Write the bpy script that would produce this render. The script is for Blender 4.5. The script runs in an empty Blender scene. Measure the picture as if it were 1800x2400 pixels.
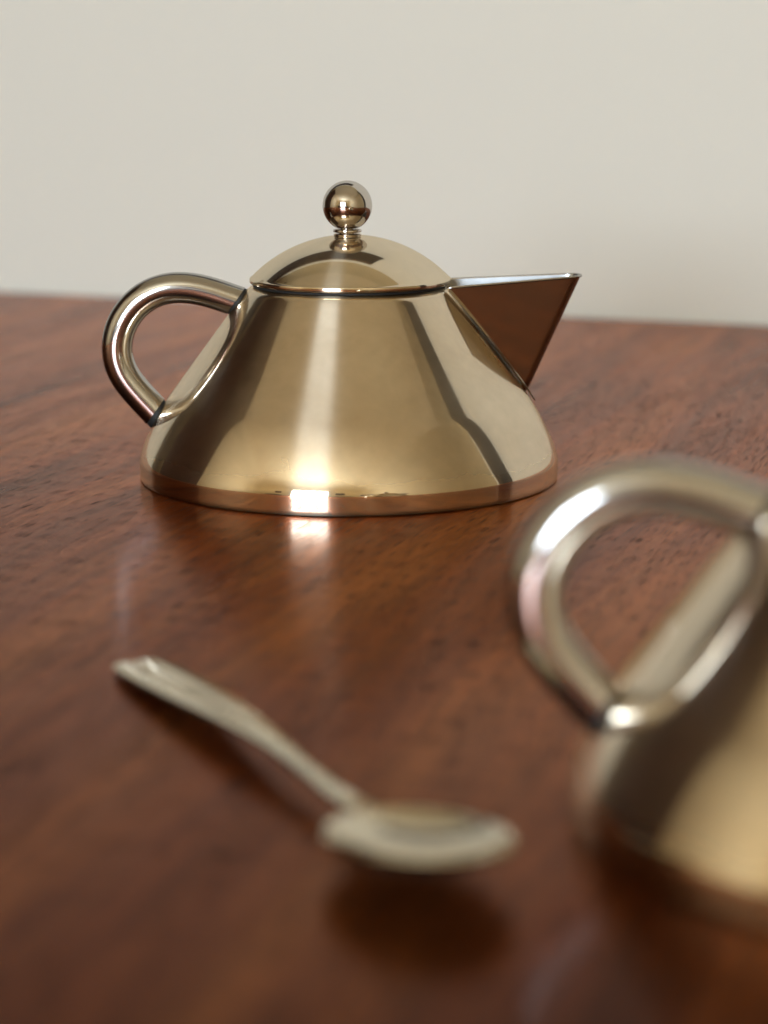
import bpy, bmesh, math, random
from mathutils import Vector, Matrix, Euler
random.seed(7)
S = bpy.context.scene
COL = S.collection
R = math.radians

# ------------------------------------------------------------------ camera
cd = bpy.data.cameras.new("camera")
cam = bpy.data.objects.new("camera", cd)
COL.objects.link(cam)
cam.location = (0.014685, -0.950563, 0.182353)
cam.rotation_euler = (R(90 - 11.7945), 0, 0)
cd.sensor_fit = 'HORIZONTAL'
cd.sensor_width = 36.0
cd.lens = 5381.0 / 1800.0 * 36.0
cd.clip_start = 0.02
cd.clip_end = 60
cd.dof.use_dof = True
cd.dof.focus_distance = 0.915
cd.dof.aperture_fstop = 8.3
cd.dof.aperture_blades = 8
S.camera = cam

# ------------------------------------------------------------------ world, exposure
W = bpy.data.worlds.new("World")
S.world = W
W.use_nodes = True
W.node_tree.nodes["Background"].inputs[0].default_value = (0.8, 0.86, 1.0, 1)
W.node_tree.nodes["Background"].inputs[1].default_value = 0.05
S.view_settings.view_transform = 'Standard'
S.view_settings.look = 'None'
S.view_settings.gamma = 1
S.view_settings.exposure = 0.39
S.render.engine = 'CYCLES'
S.cycles.use_denoising = True
S.cycles.max_bounces = 12
S.cycles.diffuse_bounces = 9
S.cycles.glossy_bounces = 8
S.cycles.sample_clamp_indirect = 8
S.cycles.caustics_reflective = True

YAW = R(-20.5)                      # the table and the room stand turned to the lens
RM = Matrix.Rotation(YAW, 4, 'Z')

def room(p):
    return RM @ Vector(p)

# the daylight window in the wall behind the camera
LW, LH, LZ, LY = 1.12, 0.95, 0.66, -3.32
la = bpy.data.lights.new("window_daylight", 'AREA')
la.shape = 'RECTANGLE'
la.size, la.size_y = LW, LH
la.color = (0.74, 0.87, 1.0)
la.energy = 74
lo = bpy.data.objects.new("window_daylight", la)
COL.objects.link(lo)
lo.location = room((0.03, LY, LZ))
lo.rotation_euler = Euler((R(90), 0, YAW))      # -Z of the lamp looks into the room
lo.rotation_euler = (RM @ Matrix.Rotation(R(90), 4, 'X')).to_euler()

# added fill lamp, standing in for warm light bounced off the ceiling
lc = bpy.data.lights.new("ceiling_bounce_fill", 'AREA')
lc.shape = 'RECTANGLE'
lc.size, lc.size_y = 3.3, 3.1
lc.color = (1.0, 0.85, 0.62)
lc.energy = 2.3
lco = bpy.data.objects.new("ceiling_bounce_fill", lc)
COL.objects.link(lco)
lco.location = room((-0.05, -1.42, 1.69))
lco.rotation_euler = (0, 0, YAW)

# ------------------------------------------------------------------ material helpers
def newmat(name):
    m = bpy.data.materials.new(name)
    m.use_nodes = True
    nt = m.node_tree
    for n in list(nt.nodes):
        nt.nodes.remove(n)
    out = nt.nodes.new('ShaderNodeOutputMaterial')
    return m, nt, out

def N(nt, typ, **kw):
    n = nt.nodes.new(typ)
    for k, v in kw.items():
        if k in n.inputs.keys() if isinstance(k, str) else False:
            n.inputs[k].default_value = v
        else:
            setattr(n, k, v)
    return n

def L(nt, a, b):
    nt.links.new(a, b)

def ramp(nt, src, stops, interp='LINEAR'):
    r = nt.nodes.new('ShaderNodeValToRGB')
    r.color_ramp.interpolation = interp
    els = r.color_ramp.elements
    while len(els) < len(stops):
        els.new(0.5)
    for e, (p, c) in zip(els, stops):
        e.position = p
        e.color = c if len(c) == 4 else (*c, 1)
    L(nt, src, r.inputs[0])
    return r

def g(v):
    return (v, v, v, 1)

def noise(nt, vec, scale, detail=3, rough=0.5, dist=0.0):
    n = nt.nodes.new('ShaderNodeTexNoise')
    n.inputs['Scale'].default_value = scale
    n.inputs['Detail'].default_value = detail
    n.inputs['Roughness'].default_value = rough
    n.inputs['Distortion'].default_value = dist
    L(nt, vec, n.inputs['Vector'])
    return n

def mapping(nt, vec, scale=(1, 1, 1), rot=(0, 0, 0), loc=(0, 0, 0)):
    m = nt.nodes.new('ShaderNodeMapping')
    m.inputs['Scale'].default_value = scale
    m.inputs['Rotation'].default_value = rot
    m.inputs['Location'].default_value = loc
    L(nt, vec, m.inputs['Vector'])
    return m

def mixc(nt, fac, a, b, mode='MIX'):
    m = nt.nodes.new('ShaderNodeMix')
    m.data_type = 'RGBA'
    m.blend_type = mode
    for s, v in ((m.inputs[0], fac), (m.inputs[6], a), (m.inputs[7], b)):
        if hasattr(v, 'is_linked'):
            L(nt, v, s)
        else:
            s.default_value = v if not isinstance(v, tuple) or len(v) == 4 else (*v, 1)
    return m.outputs[2]

def math_(nt, op, a, b=0.0):
    m = nt.nodes.new('ShaderNodeMath')
    m.operation = op
    for s, v in ((m.inputs[0], a), (m.inputs[1], b)):
        if hasattr(v, 'is_linked'):
            L(nt, v, s)
        else:
            s.default_value = v
    return m.outputs[0]

def paint(name, col, rough=0.7, bump=0.15):
    m, nt, out = newmat(name)
    tc = N(nt, 'ShaderNodeTexCoord')
    p = N(nt, 'ShaderNodeBsdfPrincipled')
    n1 = noise(nt, tc.outputs['Object'], 1.3, 4)
    c = mixc(nt, n1.outputs[0], tuple(x * 0.965 for x in col), tuple(min(1, x * 1.03) for x in col))
    L(nt, c, p.inputs['Base Color'])
    p.inputs['Roughness'].default_value = rough
    n2 = noise(nt, tc.outputs['Object'], 260, 3)
    b = N(nt, 'ShaderNodeBump')
    b.inputs['Strength'].default_value = bump
    b.inputs['Distance'].default_value = 0.0006
    L(nt, n2.outputs[0], b.inputs['Height'])
    L(nt, b.outputs[0], p.inputs['Normal'])
    L(nt, p.outputs[0], out.inputs[0])
    return m

def wood(name, dark, mid, light, gyaw=0.0, rough=0.26, pores=True, ior=1.45, fibre=0):
    m, nt, out = newmat(name)
    tc = N(nt, 'ShaderNodeTexCoord')
    base = mapping(nt, tc.outputs['Object'], rot=(0, 0, gyaw))
    # slow wander of the grain
    wob = noise(nt, base.outputs[0], 2.2, 2)
    ws = N(nt, 'ShaderNodeVectorMath', operation='SCALE')
    ws.inputs[3].default_value = 0.03
    L(nt, wob.outputs[1], ws.inputs[0])
    va = N(nt, 'ShaderNodeVectorMath', operation='ADD')
    L(nt, base.outputs[0], va.inputs[0]); L(nt, ws.outputs[0], va.inputs[1])
    v = va.outputs[0]
    broad = noise(nt, mapping(nt, v, (16, 1.6, 4)).outputs[0], 1.0, 5, 0.6, 0.4)
    fine = noise(nt, mapping(nt, v, (150, 9, 20)).outputs[0], 1.0, 4, 0.6)
    fleck = noise(nt, mapping(nt, v, (75, 7, 20)).outputs[0], 1.0, 3, 0.55, 0.3)
    c0 = ramp(nt, broad.outputs[0], [(0.30, dark), (0.5, mid), (0.72, light)])
    c1 = mixc(nt, 0.45, c0.outputs[0], ramp(nt, fine.outputs[0], [(0.3, g(0.35)), (0.7, g(1.25))]).outputs[0], 'MULTIPLY')
    c2 = mixc(nt, 0.35, c1, ramp(nt, fleck.outputs[0], [(0.34, g(0.75)), (0.62, g(1.08))]).outputs[0], 'MULTIPLY')
    p = N(nt, 'ShaderNodeBsdfPrincipled')
    col = c2
    bh = fine.outputs[0]
    rr = ramp(nt, fleck.outputs[0], [(0.3, g(rough + 0.025)), (0.7, g(rough - 0.015))]).outputs[0]
    if pores:
        p1 = noise(nt, mapping(nt, v, (3600, 62, 150)).outputs[0], 1.0, 0, 0.4)
        dens = noise(nt, mapping(nt, v, (60, 9, 9)).outputs[0], 1.0, 2)
        s = math_(nt, 'ADD', p1.outputs[0], math_(nt, 'MULTIPLY', dens.outputs[0], 0.22))
        mask = ramp(nt, s, [(0.735, g(0)), (0.785, g(0.85))]).outputs[0]
        col = mixc(nt, mask, c2, (0.006, 0.003, 0.002))
        rr = mixc(nt, mask, rr, g(0.62))
        bh = math_(nt, 'SUBTRACT', math_(nt, 'MULTIPLY', fine.outputs[0], 0.12), math_(nt, 'MULTIPLY', mask, 0.35))
    L(nt, col, p.inputs['Base Color'])
    L(nt, rr, p.inputs['Roughness'])
    p.inputs['IOR'].default_value = ior
    b = N(nt, 'ShaderNodeBump')
    b.inputs['Strength'].default_value = 0.07 if pores else 0.3
    b.inputs['Distance'].default_value = 0.0002
    L(nt, bh, b.inputs['Height'])
    L(nt, b.outputs[0], p.inputs['Normal'])
    if fibre:
        # light thrown back along the fibres under the finish keeps the colour of the wood
        gl = N(nt, 'ShaderNodeBsdfAnisotropic')
        gl.inputs['Roughness'].default_value = 0.38
        lw = N(nt, 'ShaderNodeLayerWeight')
        lw.inputs['Blend'].default_value = 0.5
        fw = math_(nt, 'MULTIPLY', math_(nt, 'POWER', lw.outputs['Facing'], 2.3), fibre)
        L(nt, mixc(nt, 1.0, col, fw, 'MULTIPLY'), gl.inputs['Color'])
        L(nt, b.outputs[0], gl.inputs['Normal'])
        L(nt, mixc(nt, 1.0, col, g(0.13), 'MULTIPLY'), p.inputs['Base Color'])
        ad = N(nt, 'ShaderNodeAddShader')
        L(nt, p.outputs[0], ad.inputs[0]); L(nt, gl.outputs[0], ad.inputs[1])
        L(nt, ad.outputs[0], out.inputs[0])
    else:
        L(nt, p.outputs[0], out.inputs[0])
    return m

def steel(name, ca, cb, r1=0.055, r2=0.37, mixf=0.30, brush='Z', aniso=0.74, spots=False, smear=0.2, band=None):
    """polished steel: a sharp mirror lobe and a broader lobe drawn out by the polishing lines"""
    m, nt, out = newmat(name)
    tc = N(nt, 'ShaderNodeTexCoord')
    o = tc.outputs['Object']
    n1 = noise(nt, o, 26, 4, 0.55, 0.15)
    n3 = noise(nt, o, 9, 1, 0.4)
    n2 = noise(nt, o, 210, 4, 0.6)
    col = mixc(nt, ramp(nt, n1.outputs[0], [(0.30, g(0)), (0.72, g(1))]).outputs[0], ca, cb)
    col = mixc(nt, 0.10, col, ramp(nt, n2.outputs[0], [(0.3, g(0.6)), (0.7, g(1.1))]).outputs[0], 'MULTIPLY')
    rough1 = r1
    if spots:
        vo = N(nt, 'ShaderNodeTexVoronoi')
        vo.inputs['Scale'].default_value = 58
        vo.inputs['Randomness'].default_value = 1
        L(nt, mapping(nt, o, (1, 1, 0)).outputs[0], vo.inputs['Vector'])
        ring = ramp(nt, vo.outputs['Distance'], [(0.0, g(0.45)), (0.105, g(0.6)), (0.13, g(1)), (0.15, g(0))]).outputs[0]
        sep = N(nt, 'ShaderNodeSeparateColor')
        L(nt, vo.outputs['Color'], sep.inputs[0])
        keep = math_(nt, 'GREATER_THAN', sep.outputs[0], 0.72)
        k = math_(nt, 'MULTIPLY', ring, keep)
        col = mixc(nt, math_(nt, 'MULTIPLY', k, 0.75), col, (0.36, 0.26, 0.19))
    g1 = N(nt, 'ShaderNodeBsdfAnisotropic')
    g1.distribution = 'MULTI_GGX' if False else 'GGX'
    L(nt, col, g1.inputs['Color'])
    rn = ramp(nt, n1.outputs[0], [(0.3, g(r1 * 0.7)), (0.75, g(r1 * 1.5))]).outputs[0]
    L(nt, rn, g1.inputs['Roughness'])
    g2 = N(nt, 'ShaderNodeBsdfAnisotropic')
    L(nt, col, g2.inputs['Color'])
    g2.inputs['Roughness'].default_value = r2
    g2.inputs['Anisotropy'].default_value = aniso
    if brush:
        t = N(nt, 'ShaderNodeTangent')
        t.direction_type = 'RADIAL'
        t.axis = brush
        L(nt, t.outputs[0], g2.inputs['Tangent'])
        g1.inputs['Anisotropy'].default_value = aniso * 0.5
        L(nt, t.outputs[0], g1.inputs['Tangent'])
    else:
        g2.inputs['Anisotropy'].default_value = 0
    b = N(nt, 'ShaderNodeBump')
    b.inputs['Strength'].default_value = 0.25
    b.inputs['Distance'].default_value = 0.0002
    L(nt, n3.outputs[0], b.inputs['Height'])
    L(nt, b.outputs[0], g1.inputs['Normal'])
    mx = N(nt, 'ShaderNodeMixShader')
    mf = ramp(nt, n1.outputs[0], [(0.3, g(mixf * (1 - smear))), (0.7, g(mixf * (1 + smear)))]).outputs[0]
    if band:
        # the upright base band was buffed to a cleaner mirror
        sx = N(nt, 'ShaderNodeSeparateXYZ')
        L(nt, o, sx.inputs[0])
        zz = math_(nt, 'MULTIPLY', sx.outputs[2], 10.0)
        mf = math_(nt, 'MULTIPLY', mf, ramp(nt, zz, [(band * 10 - 0.02, g(0.65)), (band * 10 + 0.06, g(1))]).outputs[0])
    L(nt, mf, mx.inputs[0])
    L(nt, g1.outputs[0], mx.inputs[1]); L(nt, g2.outputs[0], mx.inputs[2])
    L(nt, mx.outputs[0], out.inputs[0])
    return m

M = {}
M['wall'] = paint('grey_beige_paint', (0.84, 0.805, 0.725), 0.75)
M['warm'] = paint('warm_cream_paint', (0.91, 0.77, 0.53), 0.8)
M['white'] = paint('white_gloss_paint', (0.75, 0.73, 0.68), 0.4)
M['table'] = wood('mahogany_veneer', (0.058, 0.0132, 0.0034), (0.138, 0.0335, 0.0078), (0.222, 0.069, 0.0165), gyaw=R(-2.0), ior=1.105, rough=0.20, fibre=3.15)
M['brown'] = wood('dark_brown_wood', (0.022, 0.007, 0.004), (0.045, 0.014, 0.007), (0.065, 0.022, 0.010), pores=False, rough=0.4)
M['dark'] = wood('blackened_wood', (0.012, 0.008, 0.005), (0.02, 0.012, 0.008), (0.035, 0.02, 0.012), pores=False, rough=0.45)
M['floor'] = wood('floor_wood', (0.62, 0.50, 0.36), (0.70, 0.58, 0.42), (0.76, 0.64, 0.48), pores=False, rough=0.45)
M['body'] = steel('polished_steel_body', (0.73, 0.61, 0.455), (0.81, 0.71, 0.56), band=0.011)
M['lid'] = steel('polished_steel_lid', (0.71, 0.60, 0.45), (0.79, 0.695, 0.55), mixf=0.16, spots=True)
M['knob'] = steel('polished_steel_knob', (0.58, 0.54, 0.50), (0.62, 0.58, 0.54), r1=0.03, mixf=0.08, r2=0.2, aniso=0.3)
M['tube'] = steel('brushed_steel_tube', (0.48, 0.465, 0.45), (0.53, 0.515, 0.50), r1=0.06, mixf=0.12, r2=0.3, brush=None)
M['spout'] = steel('polished_steel_spout', (0.60, 0.53, 0.44), (0.64, 0.57, 0.48), r1=0.06, mixf=0.2, r2=0.3, brush=None)
M['inner'] = steel('dull_steel_inside', (0.40, 0.41, 0.42), (0.46, 0.47, 0.48), r1=0.22, mixf=0.5, r2=0.45, brush=None)
M['spoon'] = steel('worn_steel_spoon', (0.64, 0.57, 0.45), (0.74, 0.68, 0.56), r1=0.09, mixf=0.25, r2=0.4, brush=None)

def plain(name, col, rough):
    m, nt, out = newmat(name)
    tc = N(nt, 'ShaderNodeTexCoord')
    n = noise(nt, tc.outputs['Object'], 400, 2)
    p = N(nt, 'ShaderNodeBsdfPrincipled')
    c = mixc(nt, n.outputs[0], tuple(x * 0.7 for x in col), tuple(x * 1.3 for x in col))
    L(nt, c, p.inputs['Base Color'])
    p.inputs['Roughness'].default_value = rough
    L(nt, p.outputs[0], out.inputs[0])
    return m
M['rubber'] = plain('black_rubber', (0.008, 0.008, 0.008), 0.6)

# ------------------------------------------------------------------ mesh helpers
def link(name, me, mat, parent=None, smooth=True):
    if smooth:
        for p in me.polygons:
            p.use_smooth = True
    me.materials.append(mat)
    o = bpy.data.objects.new(name, me)
    COL.objects.link(o)
    if parent:
        o.parent = parent
    return o

def mesh_from(name, vs, fs):
    me = bpy.data.meshes.new(name)
    me.from_pydata([tuple(v) for v in vs], [], fs)
    bm = bmesh.new(); bm.from_mesh(me)
    bmesh.ops.recalc_face_normals(bm, faces=bm.faces)
    bm.to_mesh(me); bm.free()
    return me

def lathe(name, prof, mat, parent=None, seg=192, cx=0.0, cy=0.0, closed=False):
    """prof: (r, z) pairs; r = 0 ends close on the axis"""
    vs, fs, rows = [], [], []
    for r, z in prof:
        if r < 1e-7:
            rows.append([len(vs)]); vs.append((cx, cy, z))
        else:
            row = []
            for k in range(seg):
                a = 2 * math.pi * k / seg
                row.append(len(vs)); vs.append((cx + r * math.cos(a), cy + r * math.sin(a), z))
            rows.append(row)
    pairs = list(zip(rows[:-1], rows[1:]))
    if closed:
        pairs.append((rows[-1], rows[0]))
    for a, b in pairs:
        if len(a) == 1 and len(b) == 1:
            continue
        for k in range(seg):
            k2 = (k + 1) % seg
            if len(a) == 1:
                fs.append((a[0], b[k2], b[k]))
            elif len(b) == 1:
                fs.append((a[k], a[k2], b[0]))
            else:
                fs.append((a[k], a[k2], b[k2], b[k]))
    return link(name, mesh_from(name, vs, fs), mat, parent)

def bez(p0, p1, p2, p3, n):
    out = []
    for i in range(n + 1):
        t = i / n; u = 1 - t
        out.append(tuple(u**3 * a + 3 * u*u*t * b + 3 * u*t*t * c + t**3 * d for a, b, c, d in zip(p0, p1, p2, p3)))
    return out

def lerp2(a, b, t):
    return (a[0] + (b[0] - a[0]) * t, a[1] + (b[1] - a[1]) * t)

def box(name, lo_, hi_, mat, parent=None, bevel=0.0, xform=None):
    bm = bmesh.new()
    bmesh.ops.create_cube(bm, size=1)
    for v in bm.verts:
        for i in range(3):
            v.co[i] = lo_[i] + (v.co[i] + 0.5) * (hi_[i] - lo_[i])
    if bevel:
        bmesh.ops.bevel(bm, geom=list(bm.edges), offset=bevel, segments=3, affect='EDGES', profile=0.5)
    if xform is not None:
        bm.transform(xform)
    me = bpy.data.meshes.new(name)
    bm.to_mesh(me); bm.free()
    return link(name, me, mat, parent, smooth=False)

def empty(name, loc, rz=0.0):
    o = bpy.data.objects.new(name, None)
    COL.objects.link(o)
    o.location = loc
    o.rotation_euler = (0, 0, rz)
    o.empty_display_size = 0.02
    return o

def tag(o, label=None, cat=None, group=None, kind=None):
    if label: o['label'] = label
    if cat: o['category'] = cat
    if group: o['group'] = group
    if kind: o['kind'] = kind
    return o

# ------------------------------------------------------------------ the room (only its back wall is in view; the rest shows in the steel)
YB = 0.575           # wall behind the table
XL, XR, YF, ZF, ZC = -2.1, 2.0, -3.4, -0.74, 1.75
def st(name, a, b, mat):
    o = box(name, a, b, mat)
    o.rotation_euler = (0, 0, YAW)
    return tag(o, kind='structure')
st('back_wall', (XL - .1, YB, ZF - .1), (XR + .1, YB + .12, ZC + .1), M['wall'])
def room_shell():
    """side walls, wall behind the camera and ceiling as one coved plaster shell"""
    bm = bmesh.new()
    bmesh.ops.create_cube(bm, size=1)
    lo_, hi_ = (XL, YF, ZF - .8), (XR, YB + .8, ZC)
    for v in bm.verts:
        for i in range(3):
            v.co[i] = lo_[i] + (v.co[i] + 0.5) * (hi_[i] - lo_[i])
    bmesh.ops.bevel(bm, geom=list(bm.edges), offset=0.62, segments=10, affect='EDGES', profile=0.5)
    bmesh.ops.bisect_plane(bm, geom=bm.verts[:] + bm.edges[:] + bm.faces[:], plane_co=(0, YB + .05, 0), plane_no=(0, 1, 0), clear_outer=True)
    bmesh.ops.bisect_plane(bm, geom=bm.verts[:] + bm.edges[:] + bm.faces[:], plane_co=(0, 0, ZF - .05), plane_no=(0, 0, -1), clear_outer=True)
    bmesh.ops.reverse_faces(bm, faces=bm.faces[:])
    me = bpy.data.meshes.new('plaster_walls')
    bm.to_mesh(me); bm.free()
    o = link('plaster_walls', me, M['warm'])
    so = o.modifiers.new('thickness', 'SOLIDIFY'); so.thickness = 0.1; so.offset = -1
    o.rotation_euler = (0, 0, YAW)
    return tag(o, kind='structure')
room_shell()
st('floor', (XL, YF, ZF - .1), (XR, YB, ZF), M['floor'])
# things that show only as dark shapes in the polished steel
st('wardrobe', (XL + .05, -0.62, ZF), (-1.35, 0.22, 1.62), M['brown'])
st('wooden_post', (1.14, 0.40, ZF), (1.36, 0.572, ZC), M['dark'])
st('wall_shelf', (-1.5, YB - .24, 0.86), (0.06, YB - .001, 0.95), M['brown'])
st('sideboard', (0.78, YF + .02, ZF), (1.32, YF + .42, 0.13), M['brown'])
st('cabinet', (-1.28, YF + .02, ZF), (-0.84, YF + .40, 0.24), M['dark'])
st('picture_frame', (0.86, YF + .001, 0.62), (1.16, YF + .03, 0.98), M['dark'])
st('picture_frame', (-1.12, YF + .001, 0.66), (-0.90, YF + .03, 0.94), M['brown'])
for a, b in (((-.62, YF, .09), (.68, YF + .05, .175)), ((-.62, YF, 1.145), (.68, YF + .05, 1.21)),
             ((-.62, YF, .177), (-.54, YF + .05, 1.143)), ((.60, YF, .177), (.68, YF + .05, 1.143)), ((.01, YF + .1, .177), (.05, YF + .13, 1.143))):
    st('window_frame', a, b, M['white'])

# ------------------------------------------------------------------ table
TBL = empty('dining_table', (0, 0, 0), YAW)
tag(TBL, 'dark red-brown wooden table the teapots and spoon stand on', 'table')
box('tabletop', (-.95, -1.05, -.032), (.95, YB - .012, 0), M['table'], TBL, bevel=0.003)
for sx in (-.86, .86):
    for sy in (-.97, YB - .10):
        box('leg', (sx - .03, sy - .03, ZF), (sx + .03, sy + .03, -.0325), M['brown'], TBL, bevel=0.004)
for a, b in (((-.82, YB - .115, -.11), (.82, YB - .09, -.033)), ((-.82, -.985, -.11), (.82, -.96, -.033))):
    box('apron', a, b, M['brown'], TBL)

# ------------------------------------------------------------------ teapot
def body_r(z):
    return 0.0758 + 0.739 * (0.0328 - z)      # the straight cone

def body_profile():
    T = 0.0009
    pts = [(0.0840, 0.0006), (0.0868, 0.0002), (0.08735, 0.0004), (0.08755, 0.0010)]
    pts += [(0.0876, 0.002 + 0.0050 * i / 6) for i in range(7)]
    P3 = (0.0876, 0.0075); P0 = (body_r(0.034), 0.034)
    C = (0.0876, 0.0168)
    pts += bez(P3, lerp2(P3, C, .45), lerp2(P0, C, .43), P0, 48)[1:]
    z0, z1 = 0.034, 0.0769
    n = 24
    pts += [(body_r(z0 + (z1 - z0) * i / n), z0 + (z1 - z0) * i / n) for i in range(1, n + 1)]
    A = (body_r(z1), z1); C2 = (body_r(0.0797), 0.0797); B = (0.0386, 0.0797)
    pts += bez(A, lerp2(A, C2, .7), lerp2(B, C2, .7), B, 20)[1:]
    pts += [(0.0380, 0.0794), (0.0378, 0.0785), (0.0378, 0.0700), (0.0388, 0.0700)]
    # inner skin
    pts += [(body_r(0.065) - 0.0014, 0.065), (body_r(0.034) - 0.0014, 0.034), (0.0815, 0.017), (0.0850, 0.010), (0.0855, 0.003), (0.0, 0.003), (0.0, 0.0006)]
    return pts

def lid_profile():
    Rs = 0.0572; apex = 0.1007; re = 0.0411
    pts = [(0.0, 0.0820), (0.0360, 0.0820), (0.0364, 0.0770), (0.0372, 0.0770), (0.0374, 0.0813), (0.0408, 0.0811), (0.0414, 0.0812), (0.0416, 0.0815)]
    pts += [(0.04165, 0.0818 + 0.0009 * i / 3) for i in range(4)]
    z_e = apex - (Rs - math.sqrt(Rs * Rs - re * re))
    pts += [(0.0415, 0.0831)]
    a1 = math.asin(re / Rs)
    for i in range(49):
        a = a1 * (1 - i / 48)
        pts.append((Rs * math.sin(a) if i < 48 else 0.0, apex - Rs * (1 - math.cos(a))))
    return pts

HP = [(-0.0455, .0722), (-0.0483, 0.0735), (-0.0555, 0.0763), (-0.0630, 0.0786), (-0.0706, 0.0797), (-0.0778, 0.0788), (-0.0843, 0.0759),
      (-0.0897, 0.0714), (-0.0937, 0.0660), (-0.0962, 0.0600), (-0.0971, 0.0538), (-0.0965, 0.0481), (-0.0946, 0.0430),
      (-0.0915, 0.0388), (-0.0876, 0.0346), (-0.0837, 0.0304), (-0.0800, 0.0262), (-0.0775, 0.0235)]

def bspline(P, per):
    out = []
    P = [Vector(p) for p in P]
    P = [2 * P[0] - P[1]] + P + [2 * P[-1] - P[-2]]
    for i in range(len(P) - 3):
        for k in range(per):
            t = k / per
            b0 = (1 - t) ** 3 / 6; b1 = (3 * t**3 - 6 * t * t + 4) / 6; b2 = (-3 * t**3 + 3 * t * t + 3 * t + 1) / 6; b3 = t**3 / 6
            out.append(b0 * P[i] + b1 * P[i+1] + b2 * P[i+2] + b3 * P[i+3])
    out.append((P[-4 + 1] + 4 * P[-2] + P[-1]) / 6 if False else P[-2])
    return out

CN = Vector((-math.cos(math.atan(0.739)), 0, math.sin(math.atan(0.739))))    # outward normal of the cone on the handle side
CP = Vector((-body_r(0.05), 0, 0.05))

def off(p):
    return (p - CP).dot(CN)

HR = 0.00640
def handle_path():
    # two relaxing passes keep the bend even, as a bent tube is
    P = [Vector((x, 0, z)) for x, z in HP]
    for _ in range(2):
        Q = P[:]
        for i in range(1, len(P) - 1):
            Q[i] = P[i] + 0.25 * (P[i-1] + P[i+1] - 2 * P[i])
        # push back what relaxing shrinks
        P = [q + (q - Vector((-.07, 0, .053))).normalized() * 0.00022 for q in Q]
    return bspline([(p.x, p.y, p.z) for p in P], 8)

def tube_ring(p, d, r, seg):
    d = d.normalized()
    u = Vector((0, 1, 0)); w = d.cross(u)
    return [p + r * (math.cos(2*math.pi*k/seg) * u + math.sin(2*math.pi*k/seg) * w) for k in range(seg)]

def cut_to(ring, d, dist):
    """slide ring points along d until they lie `dist` off the cone's tangent plane"""
    k = d.dot(CN)
    return [v + d * ((dist - off(v)) / k) for v in ring]

def build_handle(parent):
    path = handle_path()
    G = 0.0009
    # trim the path so that whole rings stay clear of the cut plane
    idx = [i for i, p in enumerate(path) if off(p) > G + 0.0052]
    i0, i1 = idx[0], idx[-1]
    seg = 40
    rings = []
    pts = path[i0:i1 + 1]
    for i, p in enumerate(pts):
        a = pts[max(0, i - 1)]; b = pts[min(len(pts) - 1, i + 1)]
        rings.append(tube_ring(p, b - a, HR, seg))
    d0 = (pts[0] - pts[2]).normalized(); d1 = (pts[-1] - pts[-3]).normalized()
    e0 = cut_to(rings[0], d0, G); e1 = cut_to(rings[-1], d1, G)
    vs, fs = [], []
    allr = [e0] + rings + [e1]
    for r_ in allr:
        vs += r_
    n = len(allr)
    for i in range(n - 1):
        for k in range(seg):
            k2 = (k + 1) % seg
            fs.append((i*seg + k, i*seg + k2, (i+1)*seg + k2, (i+1)*seg + k))
    fs.append(tuple(range(seg)))
    fs.append(tuple((n-1)*seg + k for k in range(seg)))
    h = link('handle', mesh_from('handle', vs, fs), M['tube'], parent)
    h.modifiers.new('edges', 'EDGE_SPLIT').split_angle = R(40)
    for ring, d in ((rings[0], d0), (rings[-1], d1)):
        c = sum(ring, Vector()) / seg
        small = [c + (v - c) * 0.95 for v in ring]
        a = cut_to(small, d, G); b = cut_to(small, d, -0.0024)
        vs = a + b
        fs = [(k, (k+1) % seg, seg + (k+1) % seg, seg + k) for k in range(seg)]
        fs += [tuple(range(seg)), tuple(range(seg, 2*seg))]
        ga = link('spacer', mesh_from('spacer', vs, fs), M['rubber'], h, smooth=False)
    return h

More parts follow.
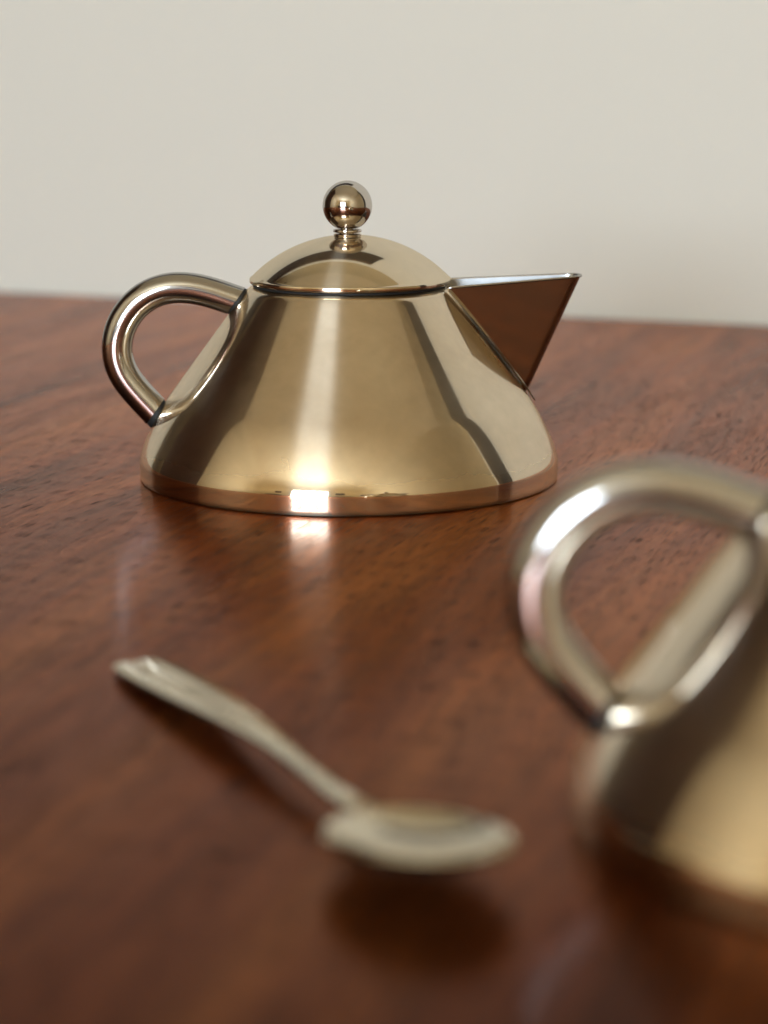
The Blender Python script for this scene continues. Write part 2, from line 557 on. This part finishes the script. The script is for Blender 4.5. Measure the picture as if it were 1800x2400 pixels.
def build_spout(parent):
    w, rt, rbm = 0.0160, 0.0060, 0.0052
    x0, z0, xt, zt = 0.0405, 0.0800, 0.0978, 0.0828
    xb, zb = 0.0768, 0.0368                                # the keel's blunt lower end
    def zr(x): return z0 + (zt - z0) * (x - x0) / (xt - x0)
    cxr = xt - rt
    dx = cxr - x0
    dist = math.hypot(dx, w)
    a = math.atan2(w, dx) - math.asin(rt / dist)           # slope of the side toward the axis
    tl = math.sqrt(dist * dist - rt * rt)
    ang = -(math.pi / 2 - a)
    nx, ny = math.cos(ang), math.sin(ang)
    def rim_arc(t):
        x = cxr + rt * math.cos(t)
        return Vector((x, rt * math.sin(t), zr(x)))
    def low_arc(t):
        return Vector((xb - rbm + rbm * math.cos(t), rbm * math.sin(t), zb))
    def rim_side(u):
        p = rim_arc(ang)
        x = p.x - math.cos(a) * u
        return Vector((x, p.y - math.sin(a) * u, zr(x)))
    def low_side(u):
        p = low_arc(ang)
        return Vector((p.x - math.cos(a) * u, p.y - math.sin(a) * u, zb))
    ks = [i / 28 for i in range(29)]
    na, ns = 24, 14
    def clear(p, gap):
        return math.hypot(p.x, p.y) - (body_r(p.z) + gap)
    flip = lambda p: Vector((p.x, -p.y, p.z))
    rows, foot = [], []
    for k in ks:
        def at(u):
            return low_side(u) + k * (rim_side(u) - low_side(u))
        lo_u, hi_u = -0.002, 0.09
        for _ in range(50):
            mid = (lo_u + hi_u) / 2
            if clear(at(mid), 0.0010) > 0: lo_u = mid
            else: hi_u = mid
        ub = max(0.0, lo_u)
        near = [at(ub * (1 - i / ns)) for i in range(ns)]
        foot.append((near[0], flip(near[0])))
        arc = []
        for i in range(na + 1):
            t = ang + (-2 * ang) * i / na
            arc.append(low_arc(t) + k * (rim_arc(t) - low_arc(t)))
        rows.append(near + arc + [flip(p) for p in reversed(near)])
    # the blunt end turns in to the body
    def sink(p, f, dz):
        q = Vector((p.x, p.y * (1 - 0.5 * f), p.z - dz))
        rr = math.hypot(q.x, q.y); tr = body_r(q.z) - 0.0006
        m_ = rr + (tr - rr) * f
        return Vector((q.x * m_ / rr, q.y * m_ / rr, q.z))
    base = rows[0]
    rows = [[sink(p, 1.0, 0.0030) for p in base], [sink(p, 0.55, 0.0022) for p in base], [sink(p, 0.18, 0.0010) for p in base]] + rows
    nc = len(rows[0])
    vs = [v for r_ in rows for v in r_]
    fs = [(i*nc + j, i*nc + j + 1, (i+1)*nc + j + 1, (i+1)*nc + j) for i in range(len(rows) - 1) for j in range(nc - 1)]
    sp = link('spout', mesh_from('spout', vs, fs), M['spout'], parent)
    sp.rotation_euler = (0, 0, R(7))
    so = sp.modifiers.new('sheet', 'SOLIDIFY')
    so.thickness = 0.0008; so.offset = -1; so.material_offset = 1
    sp.data.materials.append(M['inner'])
    sp.modifiers.new('edges', 'EDGE_SPLIT').split_angle = R(50)
    # the narrow flange soldered along the foot of the spout
    line = [f[0] for f in reversed(foot)] + [f[1] for f in foot]
    tint = math.atan(0.739)
    def unroll(p):
        return Vector((math.atan2(p.y, p.x), p.z))
    U = [unroll(p) for p in line]
    vs, fs = [], []
    n = len(U)
    for i, q in enumerate(U):
        a_, b_ = U[max(0, i-1)], U[min(n-1, i+1)]
        rr = body_r(q[1])
        t = Vector(((b_[0]-a_[0]) * rr, (b_[1]-a_[1]) / math.cos(tint)))
        if t.length < 1e-9: t = Vector((1, 0))
        t.normalize()
        nrm = Vector((-t[1], t[0]))
        mid = Vector((0, 0.06))
        if (nrm.dot(Vector(((q[0]) * rr, q[1] - 0.075)))) < 0: nrm = -nrm
        for wd, gap in ((-0.0002, 0.0022), (0.0024, 0.0021), (0.0027, 0.0018), (0.0024, 0.0015), (-0.0002, 0.0014)):
            az = q[0] + nrm[0] * wd / rr
            z = q[1] + nrm[1] * wd * math.cos(tint)
            r_ = body_r(z) + gap
            vs.append((r_ * math.cos(az), r_ * math.sin(az), z))
    for i in range(n - 1):
        for j in range(5):
            fs.append((i*5 + j, i*5 + (j+1) % 5, (i+1)*5 + (j+1) % 5, (i+1)*5 + j))
    fs += [tuple(range(5)), tuple((n-1)*5 + j for j in range(5))]
    # its lower end runs out in a thin pointed tongue
    def on(az, z, gap):
        r_ = body_r(z) + gap
        return (r_ * math.cos(az), r_ * math.sin(az), z)
    ql = U[n // 2 - 1]; zt_ = ql[1]
    hw = 0.0050 / body_r(zt_)
    c = len(vs)
    vs += [on(-hw, zt_ + .0006, .0021), on(hw, zt_ + .0006, .0021), on(0, zt_ - .0068, .0016),
           on(-hw, zt_ + .0006, .0014), on(hw, zt_ + .0006, .0014), on(0, zt_ - .0068, .0011)]
    fs += [(c, c+1, c+2), (c+3, c+5, c+4), (c, c+2, c+5, c+3), (c+1, c+4, c+5, c+2), (c, c+3, c+4, c+1)]
    # rolled bead along the top edge
    top = rows[-1]
    bv, bf = [], []
    for i, p in enumerate(top):
        d_ = (top[min(i+1, nc-1)] - top[max(i-1, 0)]).normalized()
        u_ = Vector((0, 0, 1)); w_ = d_.cross(u_).normalized()
        for k in range(8):
            t = 2 * math.pi * k / 8
            bv.append(p + 0.00055 * (math.cos(t) * u_ + math.sin(t) * w_))
    for i in range(nc - 1):
        for k in range(8):
            bf.append((i*8 + k, i*8 + (k+1) % 8, (i+1)*8 + (k+1) % 8, (i+1)*8 + k))
    bf += [tuple(range(8)), tuple((nc-1)*8 + k for k in range(8))]
    link('lip', mesh_from('lip', bv, bf), M['tube'], sp)
    fl = link('flange', mesh_from('flange', vs, fs), M['body'], sp)
    fl.modifiers.new('edges', 'EDGE_SPLIT').split_angle = R(35)
    return sp

def build_pot(name):
    root = empty(name, (0, 0, 0))
    b = lathe('body', body_profile(), M['body'], root, seg=256)
    b.modifiers.new('edges', 'EDGE_SPLIT').split_angle = R(32)
    l = lathe('lid', lid_profile(), M['lid'], root, seg=192, cx=0.0007)
    l.modifiers.new('edges', 'EDGE_SPLIT').split_angle = R(32)
    kx = -0.0004
    # ball with a flattened foot
    rb, zb = 0.01018, 0.1127
    prof = [(0.0, zb - 0.0092), (0.0040, zb - 0.0092), (0.0044, zb - 0.0091)]
    a0 = math.asin(0.0046 / rb)
    for i in range(57):
        a = math.pi - a0 - (math.pi - a0) * i / 56
        prof.append((rb * math.sin(a) if i < 56 else 0.0, zb + rb * math.cos(a)))
    kn = lathe('knob', prof, M['knob'], l, seg=96, cx=kx)
    kn.modifiers.new('edges', 'EDGE_SPLIT').split_angle = R(40)
    # neck, ring and washer are one turned screw
    prof = [(0.0, 0.1000), (0.0054, 0.1002), (0.0057, 0.1006), (0.0057, 0.1010), (0.0052, 0.1012), (0.0036, 0.1013), (0.0036, 0.1018),
            (0.0055, 0.1018), (0.0058, 0.1020), (0.0059, 0.1024), (0.0058, 0.1028), (0.0054, 0.1030), (0.0031, 0.1031), (0.0030, 0.1036), (0.0, 0.1036)]
    nk = lathe('neck', prof, M['knob'], l, seg=72, cx=kx)
    nk.modifiers.new('edges', 'EDGE_SPLIT').split_angle = R(45)
    gs = lathe('gasket', [(0.0, 0.0806), (0.0366, 0.0806), (0.0378, 0.0803), (0.0402, 0.0799), (0.0402, 0.0808), (0.0390, 0.08115), (0.0, 0.08115)], M['rubber'], l, seg=96, cx=0.0005)
    build_handle(root)
    build_spout(root)
    return root

def copy_tree(o, parent=None):
    c = o.copy()
    COL.objects.link(c)
    c.parent = parent
    for ch in list(o.children):
        copy_tree(ch, c)
    return c

POT = build_pot('teapot')
tag(POT, 'whole cone-shaped polished steel teapot in focus, with ball-knobbed lid and open triangular spout', 'teapot', 'matching steel teapots on the table')
P2 = copy_tree(POT)
P2.name = 'teapot.001'
P2.location = (0.1475, -0.4345, 0)
P2.rotation_euler = (0, 0, -0.05)
P2.scale = (1.012, 1.012, 1.012)
P2['label'] = 'blurred steel teapot in the right foreground, cut off by the frame behind its loop handle'

# ------------------------------------------------------------------ spoon
def build_spoon():
    LS = 0.2128
    # s (m), half-width, height of the upper skin at the middle, dish depth
    K = [(0.000, 0.0066, 0.0026, 0), (0.002, 0.0076, 0.0027, 0), (0.007, 0.0083, 0.0030, 0), (0.018, 0.0086, 0.0038, 0), (0.045, 0.0078, 0.0056, 0), (0.070, 0.0062, 0.0072, 0),
         (0.090, 0.0047, 0.0080, 0), (0.106, 0.0034, 0.0080, 0), (0.124, 0.0027, 0.0074, 0), (0.143, 0.0029, 0.0070, 0.0000), (0.155, 0.0040, 0.0079, 0.0003),
         (0.161, 0.0100, 0.0082, 0.0022), (0.168, 0.0158, 0.0088, 0.0044), (0.176, 0.0178, 0.0096, 0.0062), (0.187, 0.0193, 0.0106, 0.0074), (0.197, 0.0176, 0.0117, 0.0070), (0.204, 0.0138, 0.0126, 0.0053), (0.2092, 0.0085, 0.0132, 0.0027), (0.212, 0.0030, 0.0136, 0.0006), (0.2128, 0.0006, 0.0137, 0)]
    def interp(s):
        for i in range(len(K) - 1):
            if s <= K[i+1][0] or i == len(K) - 2:
                p0, p1, p2, p3 = K[max(0, i-1)], K[i], K[i+1], K[min(len(K)-1, i+2)]
                t = (s - p1[0]) / (p2[0] - p1[0])
                t = min(1, max(0, t))
                res = []
                for j in (1, 2, 3):
                    h = p2[0] - p1[0]
                    m1 = (p2[j] - p0[j]) / max(1e-6, p2[0] - p0[0]) * h
                    m2 = (p3[j] - p1[j]) / max(1e-6, p3[0] - p1[0]) * h
                    res.append((2*t**3 - 3*t*t + 1) * p1[j] + (t**3 - 2*t*t + t) * m1 + (-2*t**3 + 3*t*t) * p2[j] + (t**3 - t*t) * m2)
                return res
    SC, A, B, D = 0.1872, 0.0256, 0.0194, 0.0068
    ss = [0.0, .001, .002, .004]
    s = 0.007
    while s < SC - A - .001: ss.append(s); s += 0.004
    ss += [SC - A * math.cos(math.pi * (i + .5) / 64) for i in range(64)]
    ss = sorted(ss)
    nt_ = 24
    vs = []
    for s in ss:
        w, z, dp = interp(s)
        e = (s - SC) / A
        inb = abs(e) < 1
        if s > 0.145:
            wn = 0.0028 * max(0, 1 - max(0, s - 0.160) / 0.010)          # the neck dies into the bowl
            we = B * math.sqrt(max(0, 1 - e * e)) if inb else 0
            w = max((wn ** 3 + we ** 3) ** (1 / 3), 0.0003)
            z = 0.0070 + 0.0072 * max(0, (s - 0.150) / 0.063) ** 1.15
        for j in range(nt_ + 1):
            t = -1 + 2 * j / nt_
            y = t * w
            zz = z
            if s > 0.145:
                q = 1 - e * e - (y / B) ** 2
                zz -= D * max(0, q) ** 0.85
                zz -= 0.055 * y * min(1, max(0, (s - 0.15) / 0.03))
            else:                                                        # the handle is slightly crowned inside a raised border
                zz += 0.0006 * (1 - t * t) - 0.0005 * max(0, 1 - abs(t) * 1.6) * (1 if s < 0.09 else 0)
            vs.append((s, y, zz))
    nc = nt_ + 1
    fs = [(i*nc + j, i*nc + j + 1, (i+1)*nc + j + 1, (i+1)*nc + j) for i in range(len(ss) - 1) for j in range(nt_)]
    me = mesh_from('teaspoon', vs, fs)
    o = link('teaspoon', me, M['spoon'])
    if sum(p.normal.z for p in me.polygons) < 0:
        me.flip_normals()
    so = o.modifiers.new('gauge', 'SOLIDIFY'); so.thickness = 0.0014; so.offset = -1
    bv = o.modifiers.new('round', 'BEVEL'); bv.width = 0.0004; bv.segments = 2; bv.limit_method = 'ANGLE'
    o.location = (-0.0578, -0.3030, 0.0)
    o.rotation_euler = (0, 0, R(-64.7))
    return o
SP = build_spoon()
tag(SP, 'blurred steel spoon lying bowl up on the table in front of the teapot', 'spoon')
